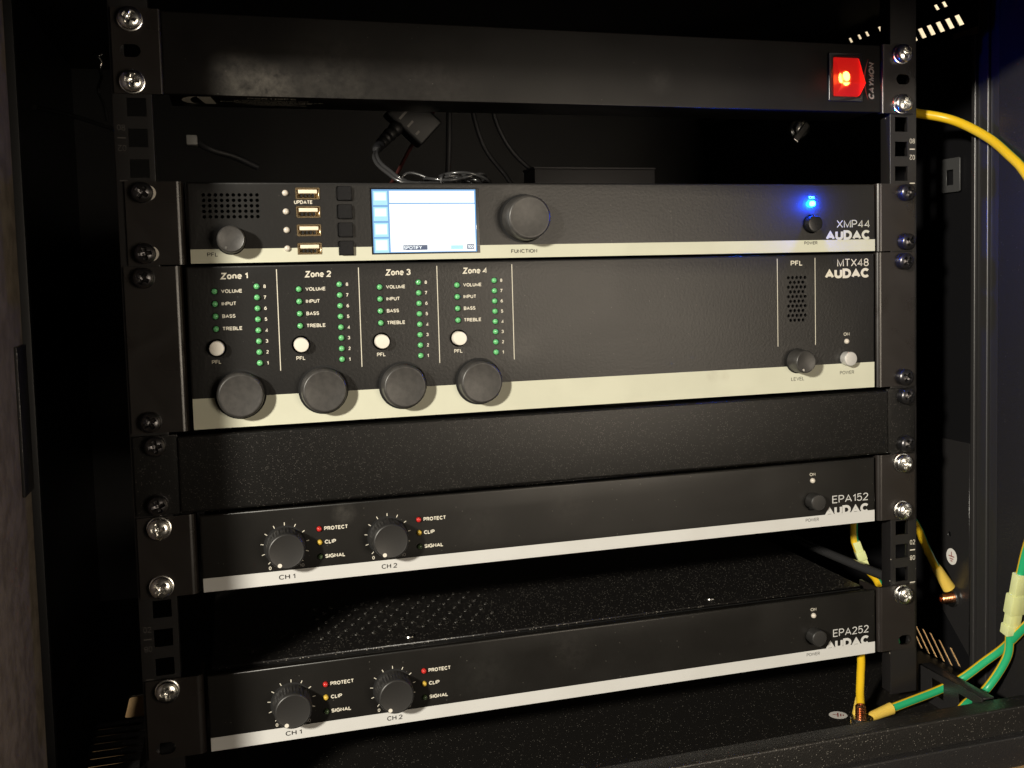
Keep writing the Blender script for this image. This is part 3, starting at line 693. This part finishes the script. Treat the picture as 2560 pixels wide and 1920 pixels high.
for i, x in enumerate(zx):
    text('Zone %d' % (i + 1), x + 10.4, Z(260.5), 3.5, d, width=14.4, bold=0.03)
    for z, t, wd in zip(VZ, ('VOLUME', 'INPUT', 'BASS', 'TREBLE'), (10.6, 7.3, 6.8, 9.9)):
        put('indicator_light', 'led_green', 'green', d, x, Z(z), 0, LEDP(1.62), 18)
        text(t, x + 3.5, Z(z), 2.0, d, width=wd, align='L', bold=0.03)
    for k, z in enumerate(CZ):
        put('indicator_light', 'led_green', 'green', d, x + 21.9, Z(z), 0, LEDP(1.62), 18)
        text(str(8 - k), x + 26.0, Z(z), 1.9, d, width=1.35 if k < 7 else 0.8, bold=0.03)
    put('push_button', 'btn_white', 'white_btn', d, x, Z(222.0), 0, BTN(3.95, 5.0), 36)
    text('PFL', x - 0.5, Z(214.6), 2.1, d, width=4.7, bold=0.02)
    print_rect('divider_line', 'ink', d, x + 32.35, x + 32.8, Z(208.2), Z(263.6), -0.1)
    knob(d, x + 11.1, Z(196.6), 'knob_zone', 12.5, 9.0, 0.95)
for x in (381.4, 408.3): print_rect('divider_line', 'ink', d, x - 0.22, x + 0.22, Z(208.2), Z(263.7), -0.1)
text('PFL', 395.0, Z(260.6), 3.2, d, width=8.2, bold=0.02)
knob(d, 395.0, Z(198.6), 'knob_small', 7.4, 11.5, 0.95, dot=(math.radians(248), 0.72, 'chrome', 0.7))
text('LEVEL', 395.2, Z(187.0), 2.3, d, 'dark_ink', width=9.2, y=-0.2, bold=0.0)
text('ON', 431.0, Z(214.2), 2.1, d, width=4.3, bold=0.008)
put('indicator_light', 'led_clear', 'clear', d, 431.1, Z(209.5), 0, LEDP(1.7), 18)
put('power_button', 'btn_silver', 'silver_btn', d, 431.0, Z(198.4), 0, BTN(4.6, 5.5), 36)
text('POWER', 431.2, Z(189.3), 2.2, d, 'dark_ink', width=10.4, y=-0.2, bold=0.0)
brand(d, 'MTX48', Z(260.2), Z(253.4), 447.6, 23.2)

# ------------------------------------------------------------------ blank panel
z0 = zb(5)
d = thing('blank_panel', 'plain speckled black cover panel without controls, below the mixer', 'blank panel', (0, 0, z0))
bm = bmesh.new(); bbox(bm, 22, 461.5, -1.6, 12, 0.8, 42.6, 1.6, 4)
finish('cover', bm, 'powder', d, smooth=40)
for side, a, b, sx in (('L', 0, 22.4, 11.0), ('R', 461.1, W, 474.4)):
    finish('mounting_ear', front_slab(rect(a, b, 0.6, 43.4), [rect(sx - 5, sx + 5, z - 3.2, z + 3.2, 3.1, 4) for z in (6.35, 38.1)], 0, 2.0, 0.5), 'powder', d, smooth=40)
    rack_screw(d, sx, 6.35, False); rack_screw(d, sx, 38.1, False)

# ------------------------------------------------------------------ power amplifiers
def amplifier(k, label, model, upper):
    z0 = zb(k)
    d = thing('power_amplifier', label, 'amplifier', (0, 0, z0), 'two-channel amplifiers at the bottom of the rack')
    x0, x1 = 31.6, 451.8
    kx = (75.5, 132.0); ly = (29.8, 22.2, 14.1); lx = (94.2, 150.0)
    holes = [circ(x, z, 1.8, 14) for x in lx for z in ly] + [circ(405.5, 29.6 + 1.9, 1.8, 14), circ(405.4, 17.8, 5.9, 28)]
    finish('front_panel', front_slab(rect(x0, x1, 0.6, U - 1.4), holes, 0, 3.0, 1.1), 'panel_amp' if upper else 'panel_amp_low', d, smooth=50)
    box('chassis', 'hole', d, 34, 449, 5.2, 330, 1.2, U - 3.6, 0.3)
    box('front_lip', 'panel_amp', d, x0 + 1, x1 - 1, 3.05, 12, U - 4.4, U - 3.4, 0.2)
    vents = []
    if not upper:
        for j in range(7):
            for i in range(11):
                vents.append(circ(96 + 10.2 * i + (5.1 if j % 2 else 0), 40 + 9.7 * j, 1.35, 12))
    finish('top_cover', flat_slab(rect(34, 449, 13, 331), vents, U - 2.3, 1.6), 'cover', d)
    if not upper:
        for q in vents:
            cx_ = sum(p[0] for p in q) / len(q); cy_ = sum(p[1] for p in q) / len(q)
            put('vent_glint_ring', 'vent_glint_ring', 'rim', d, cx_, U - 1.5, cy_, [(1.2, -0.9), (1.2, 0.3), (1.35, 0.45), (1.55, 0.3), (1.7, 0.0)], 14, rot=(-PI / 2, 0, 0))  # bright ring added round each hole to imitate the glint on its edge
        for x in (146, 343):
            o = put('cover_screw', 'cover_screw', 'chrome', d, x, U - 1.5, 24, [(0, 1.4), (1.6, 1.3), (2.7, 0.7), (3.0, 0)], 20, rot=(-PI / 2, 0, 0))
    finish('stripe', front_slab(rect(x0 + 0.3, x1 - 0.3, 0.75, 8.3), [], -0.1, 0.08), 'white', d)
    for side, xi, xo, cx in (('L', 29.6, 0, 8.75), ('R', 454.0, W, 473.85)):
        ear(d, side, U, xi, xo, [(cx, 38.1), (cx + (0 if side == 'L' else 1), 6.35)])
        rack_screw(d, cx + (2.2 if side == 'L' else -1.4), 38.1, True)
        if upper: rack_screw(d, cx + (2.0 if side == 'L' else -1.6), 6.35, True)
    for n, x in enumerate(kx):
        knob(d, x, 22.0, 'knob_amp', 10.6, 13.5, 0.93, flute=((2, 4), 0.035), n=72, dot=(math.radians(243), 0.78, 'white_btn', 1.15))
        bm = bmesh.new()
        for q in range(11):
            a = math.radians(225 - 27 * q); c_, s_ = math.cos(a), math.sin(a)
            def pt(r, o): return Vector((x + r * c_ - o * s_, -0.1, 22.0 + r * s_ + o * c_)) * S
            bm.faces.new([bm.verts.new(p) for p in (pt(11.6, -.22), pt(13.2, -.22), pt(13.2, .22), pt(11.6, .22))])
        finish('scale_marks', bm, 'ink', d)
        text('0', x - 8.5, 10.4, 1.9, d, width=1.4, bold=0.02); text('10', x + 8.6, 10.4, 1.9, d, 'grey_ink', width=2.6, bold=0.02)
        text('CH %d' % (n + 1), x + 0.3, 4.7, 2.7, d, 'dark_ink', width=8.8, y=-0.2)
    for x in lx:
        for z, key, m, t, wd in zip(ly, ('led_red', 'led_amber', 'led_dim'), ('red_lens', 'amber', 'green_dim'), ('PROTECT', 'CLIP', 'SIGNAL'), (12.8, 6.2, 10.8)):
            put('indicator_light', key, m, d, x, z, 0, LEDP(1.5), 18)
            text(t, x + 2.7, z, 2.2, d, width=wd, align='L', bold=0.035)
    text('ON', 405.4, 35.6, 2.0, d, width=4.1, bold=0.008)
    put('indicator_light', 'led_clear', 'clear', d, 405.5, 31.5, 0, LEDP(1.7), 18)
    put('power_button', 'btn_black_long', 'knob_dark', d, 405.4, 18.6, 0, BTN(5.2, 8.0), 36)
    text('POWER', 405.0, 5.9, 2.1, d, 'dark_ink', width=9.6, y=-0.2, bold=0.0)
    brand(d, model, 17.8, 10.3, 446.6, 26.8, 'white')
    return d
amplifier(6, 'upper black amplifier with two knobs, directly under the plain cover panel', 'EPA152', True)
amplifier(8, 'lowest black amplifier with two knobs, near the cabinet floor', 'EPA252', False)

# ------------------------------------------------------------------ wires, plugs and things behind
def earth_wire(name, label, pts, r, centre, span=0.95 * PI, group='green and yellow earth wires'):
    t = thing(name, label, 'earth wire', pts[0], group)
    def sh(o): o.location = -Vector(pts[0]) * S; return o
    sh(tube('insulation', 'yellow', t, pts, r, 16, smooth_pts=12))
    sh(tube('green_stripe', 'wgreen', t, pts, r + 0.04, 12, (0, span), centre - span / 2, smooth_pts=12))
    return t, sh
def sleeve(t, sh, a, b, r0, r1, m='crimp', name='crimp_sleeve'):
    a, b = Vector(a), Vector(b)
    return sh(tube(name, m, t, [a, a + (b - a) * .15, a + (b - a) * .6, b], 1.0, 18, smooth_pts=5, rfun=lambda q: r0 + (r1 - r0) * q))
def lug(t, sh, c, nrm):
    o = put('ring_terminal', 'ring', 'chrome', t, 0, 0, 0, [(3.6, 0), (6.6, 0), (6.6, 1.1), (3.6, 1.1), (3.6, 0)], 28)
    o.location = (Vector(c) - Vector(t.location) / S) * S; o.rotation_euler = nrm; return o
t, sh = earth_wire('earth_wire', 'yellow earth wire arching from the top right rail to the door', [(494, 36, 362.3), (505, 27, 360.5), (522, 12, 354), (530, -12, 340), (530, -34, 325), (530, -46, 315), (529, -62, 296), (527, -80, 270)], 3.1, -2.5, 0.8 * PI)
t, sh = earth_wire('earth_wire', 'yellow earth wire standing on the floor stud below the lowest amplifier', [(433.5, -12.5, -34), (436.5, -6, -29), (440, 0, -24), (445, 7, -16), (451, 16, -6), (456, 30, 12)], 2.7, 1.75)
sleeve(t, sh, (432.2, -9.2, -39.0), (438.5, -2.4, -27.5), 4.6, 3.0); lug(t, sh, (432, -13, -36.2), (-PI / 2, 0, 0))
t, sh = earth_wire('earth_wire', 'green earth wire lying on the floor and leaving through the base bar', [(455, -9.0, -35.5), (472, -9.5, -32), (495, -9.5, -27.5), (509, -15, -19.5), (519, -25, -6), (526, -36, 7), (528, -55, 28), (528, -80, 52)], 2.9, -0.40, 0.52 * PI)
sleeve(t, sh, (439, -10.5, -38), (458, -9.0, -35), 2.6, 4.0)
t, sh = earth_wire('earth_wire', 'green earth wire with a pale plastic connector at the right edge', [(523, -72, 108), (524, -60, 84), (525, -53, 66), (525, -47, 42), (525, -42, 19), (524.5, -39.5, 1), (514, -32, -22), (495, -37, -26.5), (482, -40, -35)], 2.9, 2.2, 0.55 * PI)
def nylon(t, sh, a, b, r0, r1, name='connector_shell'):
    a, b = Vector(a), Vector(b); dirn = (b - a).normalized()
    bm = bmesh.new(); L_ = (b - a).length
    bbox(bm, -r0, r0, -r0 * .72, r0 * .72, 0, L_ * .36, 0.7); bbox(bm, -r0 * 1.35, r0 * 1.35, -r0 * .9, r0 * .9, L_ * .34, L_ * .66, 0.9); bbox(bm, -r1, r1, -r1 * .75, r1 * .75, L_ * .64, L_, 0.7)
    bbox(bm, -r1 * 1.25, r1 * 1.25, -r1 * .8, r1 * .8, L_ * .84, L_ * 1.0, 0.5)
    q = dirn.to_track_quat('Z', 'Y').to_matrix()
    bmesh.ops.rotate(bm, verts=bm.verts, matrix=q); bmesh.ops.translate(bm, verts=bm.verts, vec=a * S)
    o = finish(name, bm, 'nylon', t, smooth=40); return sh(o)
nylon(t, sh, (525, -51.5, 60), (525, -42, 18), 4.2, 4.4)
t, sh = earth_wire('earth_wire', 'yellow earth wire behind the right rail screwed to the side wall stud', [(500, 50, 92), (515, 45, 72), (524, 45, 54), (532, 47, 41), (537, 48, 34)], 2.8, -1.5, 0.5 * PI)
sleeve(t, sh, (534.5, 47.6, 37.5), (545, 46.5, 21), 3.2, 4.8); lug(t, sh, (546.2, 45, 14), (0, 0, -PI / 2))
t, sh = earth_wire('earth_wire', 'yellow earth wire with a pale connector hanging between the two amplifiers', [(474, 62, 96), (474, 60, 78), (473.5, 59, 64), (475, 58, 56), (482, 56, 40), (490, 55, 30), (500, 55, 8), (506, 55, -18)], 2.8, 3.14)
nylon(t, sh, (474.5, 58.6, 60), (481, 56, 40), 3.8, 4.0)

# adapter plug with flat twin cable running to a coil on the player's lid
t = thing('power_adapter', 'small black plug-in power adapter hanging behind the gap under the power unit', 'power adapter', (170, 120, 350))
L0 = Vector((170, 120, 350))
def rel(o): o.location = -L0 * S; return o
bm = bmesh.new(); bbox(bm, 0, 30, -9, 9, 0, 21, 2.0, 3)
R_ = Matrix.Rotation(math.radians(-40), 3, 'Y') 
for v in bm.verts: v.co = R_.transposed() @ v.co if False else Matrix.Rotation(math.radians(43), 3, 'Y') @ (v.co - Vector((0, 0, 0))) + Vector((151, 90, 361)) * S
rel(finish('adapter_body', bm, 'plug', t, smooth=40))
bm = bmesh.new()
for k in range(3):
    a = Vector((8 + 7 * k, -9.1, 4)); 
    for x0_, x1_, z0_, z1_ in ((8 + 7 * k, 9.4 + 7 * k, 3.0, 10.0 - 2 * k),):
        vv = [Matrix.Rotation(math.radians(43), 3, 'Y') @ (Vector(p) * S) + Vector((151, 90, 361)) * S for p in ((x0_, -9.08, z0_), (x1_, -9.08, z0_), (x1_, -9.08, z1_), (x0_, -9.08, z1_))]
        bm.faces.new([bm.verts.new(p) for p in vv])
rel(finish('rating_marks', bm, 'grey_ink', t))
sp_pts = [Vector((159, 84, 353)), Vector((151, 76, 345.5)), Vector((145.5, 68, 340)), Vector((141, 58, 335))]
bm = bmesh.new(); sp = spline(sp_pts, 8)
tube_bm(bm, sp, 1.0, 14, rfun=lambda q: (5.0 - 2.2 * q) * (1.0 if int(q * 12) % 2 else 0.78))
rel(finish('strain_relief', bm, 'plug', t, smooth=30))
for off in (0, 1):
    rel(tube('cable', 'cable', t, [(141 + off * 1.5, 58, 335 + off), (137.6 + off * 2.0, 44, 329.5 + off), (138.5 + off * 2.0, 36, 324 + off), (143 + off * 1.8, 29, 318.6 + off * 1.2), (149 + off, 24, 313.6 + off * 1.2), (158, 22 + off * 2, 312.2), (172, 24 + off * 2, 312.2)], 1.15, 10))
t = thing('cable_coil', 'bundled loops of thin black cable lying on the player below the gap', 'cable', (185, 38, 311))
L0 = Vector((185, 38, 311))
random.seed(21)
for k in range(6):
    cx = 180 + (k % 2) * 11; rx = 8 + 1.5 * k; ry = 6 + 1.2 * k; ph = random.uniform(0, 6)
    pts = [(cx + rx * math.cos(a) , 36 + ry * math.sin(a), 314.0 + 1.0 * k * (0.55 + 0.45 * math.sin(a + ph)) + 1.5 * math.sin(a * 2 + ph)) for a in [2 * PI * i / 26 for i in range(27)]]
    rel(tube('loop', 'cable', t, pts, 0.95, 8, smooth_pts=3))
rel(tube('tail', 'cable', t, [(152, 40, 316), (157, 40, 319.5), (163, 38, 318.6), (172, 34, 314.5), (180, 32, 313.6), (192, 36, 316)], 0.9, 8))
rel(tube('tie', 'cable_grey', t, [(174, 26, 312), (174.5, 26, 316), (177, 31, 318), (179, 37, 315), (178, 38, 312)], 0.8, 6))
# loose cables deep in the cabinet
for lab, pts, r, m in (('thin black cable falling from the power unit, left of its pair', [(226, 170, 398), (228, 172, 375), (236, 172, 350), (250, 168, 330), (258, 165, 316)], 1.8, 'cable_grey'),
                       ('thin black cable falling from the power unit, right of its pair', [(242, 175, 398), (246, 178, 372), (258, 180, 350), (276, 178, 332), (288, 176, 318)], 1.8, 'cable_grey'),
                       ('dark red cable slanting up from behind the display', [(146, 50, 312.5), (152, 62, 318), (172, 110, 345), (196, 150, 375)], 1.2, 'cable_red'),
                       ('thick black lead running back beside the lowest amplifier, under the pale connector', [(470.5, 17, 46), (469.5, 30, 46), (467.5, 55, 46), (466, 95, 46), (465, 170, 46)], 3.4, 'cable'),
                       ('dark cable hanging straight down behind the adapter', [(208, 160, 392), (207, 160, 360), (205, 158, 330), (204, 156, 314)], 2.2, 'cable_grey')):
    t = thing('cable', lab, 'cable', pts[-1]); L0 = Vector(pts[-1]); rel(tube('jacket', m, t, pts, r, 10))
t = thing('junction_box', 'low dark grey box standing on the player behind its front', 'box', (314, 165, 311))
box('housing', 'box', t, -47, 47, -15, 15, 0.0, 22.5, 0.8); box('lid', 'box', t, -47.6, 47.6, -15.6, 15.6, 22.6, 24.0, 0.4)
t = thing('cable_plug', 'small pale grey cable plug hanging left behind the gap', 'plug', (32, 200, 356))
box('plug_body', 'plug_pale', t, -3.6, 3.6, -8, 8, -3.4, 3.4, 0.8); o = tube('cable', 'cable_grey', t, [(3, 0, 0), (8, 6, -3), (16, 10, -6), (28, 14, -9), (44, 20, -16)], 2.4, 10)
t = thing('lever_lock', 'shiny chrome lever lock behind the gap beside the right rail', 'lock', (505, 190, 371))
put('barrel', 'lockbarrel', 'chrome', t, 0, 0, 0, [(0, 0), (8, 0), (8, 3), (6.5, 4), (6.5, 9), (5, 10), (0, 10)], 28)
bm = bmesh.new(); bbox(bm, -14, 4, -13, -10.2, -2.5, 2.5, 0.6); bmesh.ops.rotate(bm, verts=bm.verts, matrix=Matrix.Rotation(math.radians(-50), 3, 'Y')); finish('lever', bm, 'chrome', t)
t = thing('door_hook', 'small bright metal hook with a thin dark wire by the left rail', 'hook', (-30, 262, 418))
o = tube('hook', 'chrome', t, [(1, 0, 8), (-1.5, 0, 6), (0, 0, 2), (-1, 0, -3), (0, -2, -9)], 1.3, 10)
o = tube('wire', 'cable', t, [(0, -2, -9), (-1, -20, -22), (1, -6, -30), (2, 3, -40)], 1.2, 8)
o = tube('rod', 'black_steel', t, [(-30, -110, -48), (-14, -60, -46), (4, 20, -44)], 1.6, 8, smooth_pts=4)
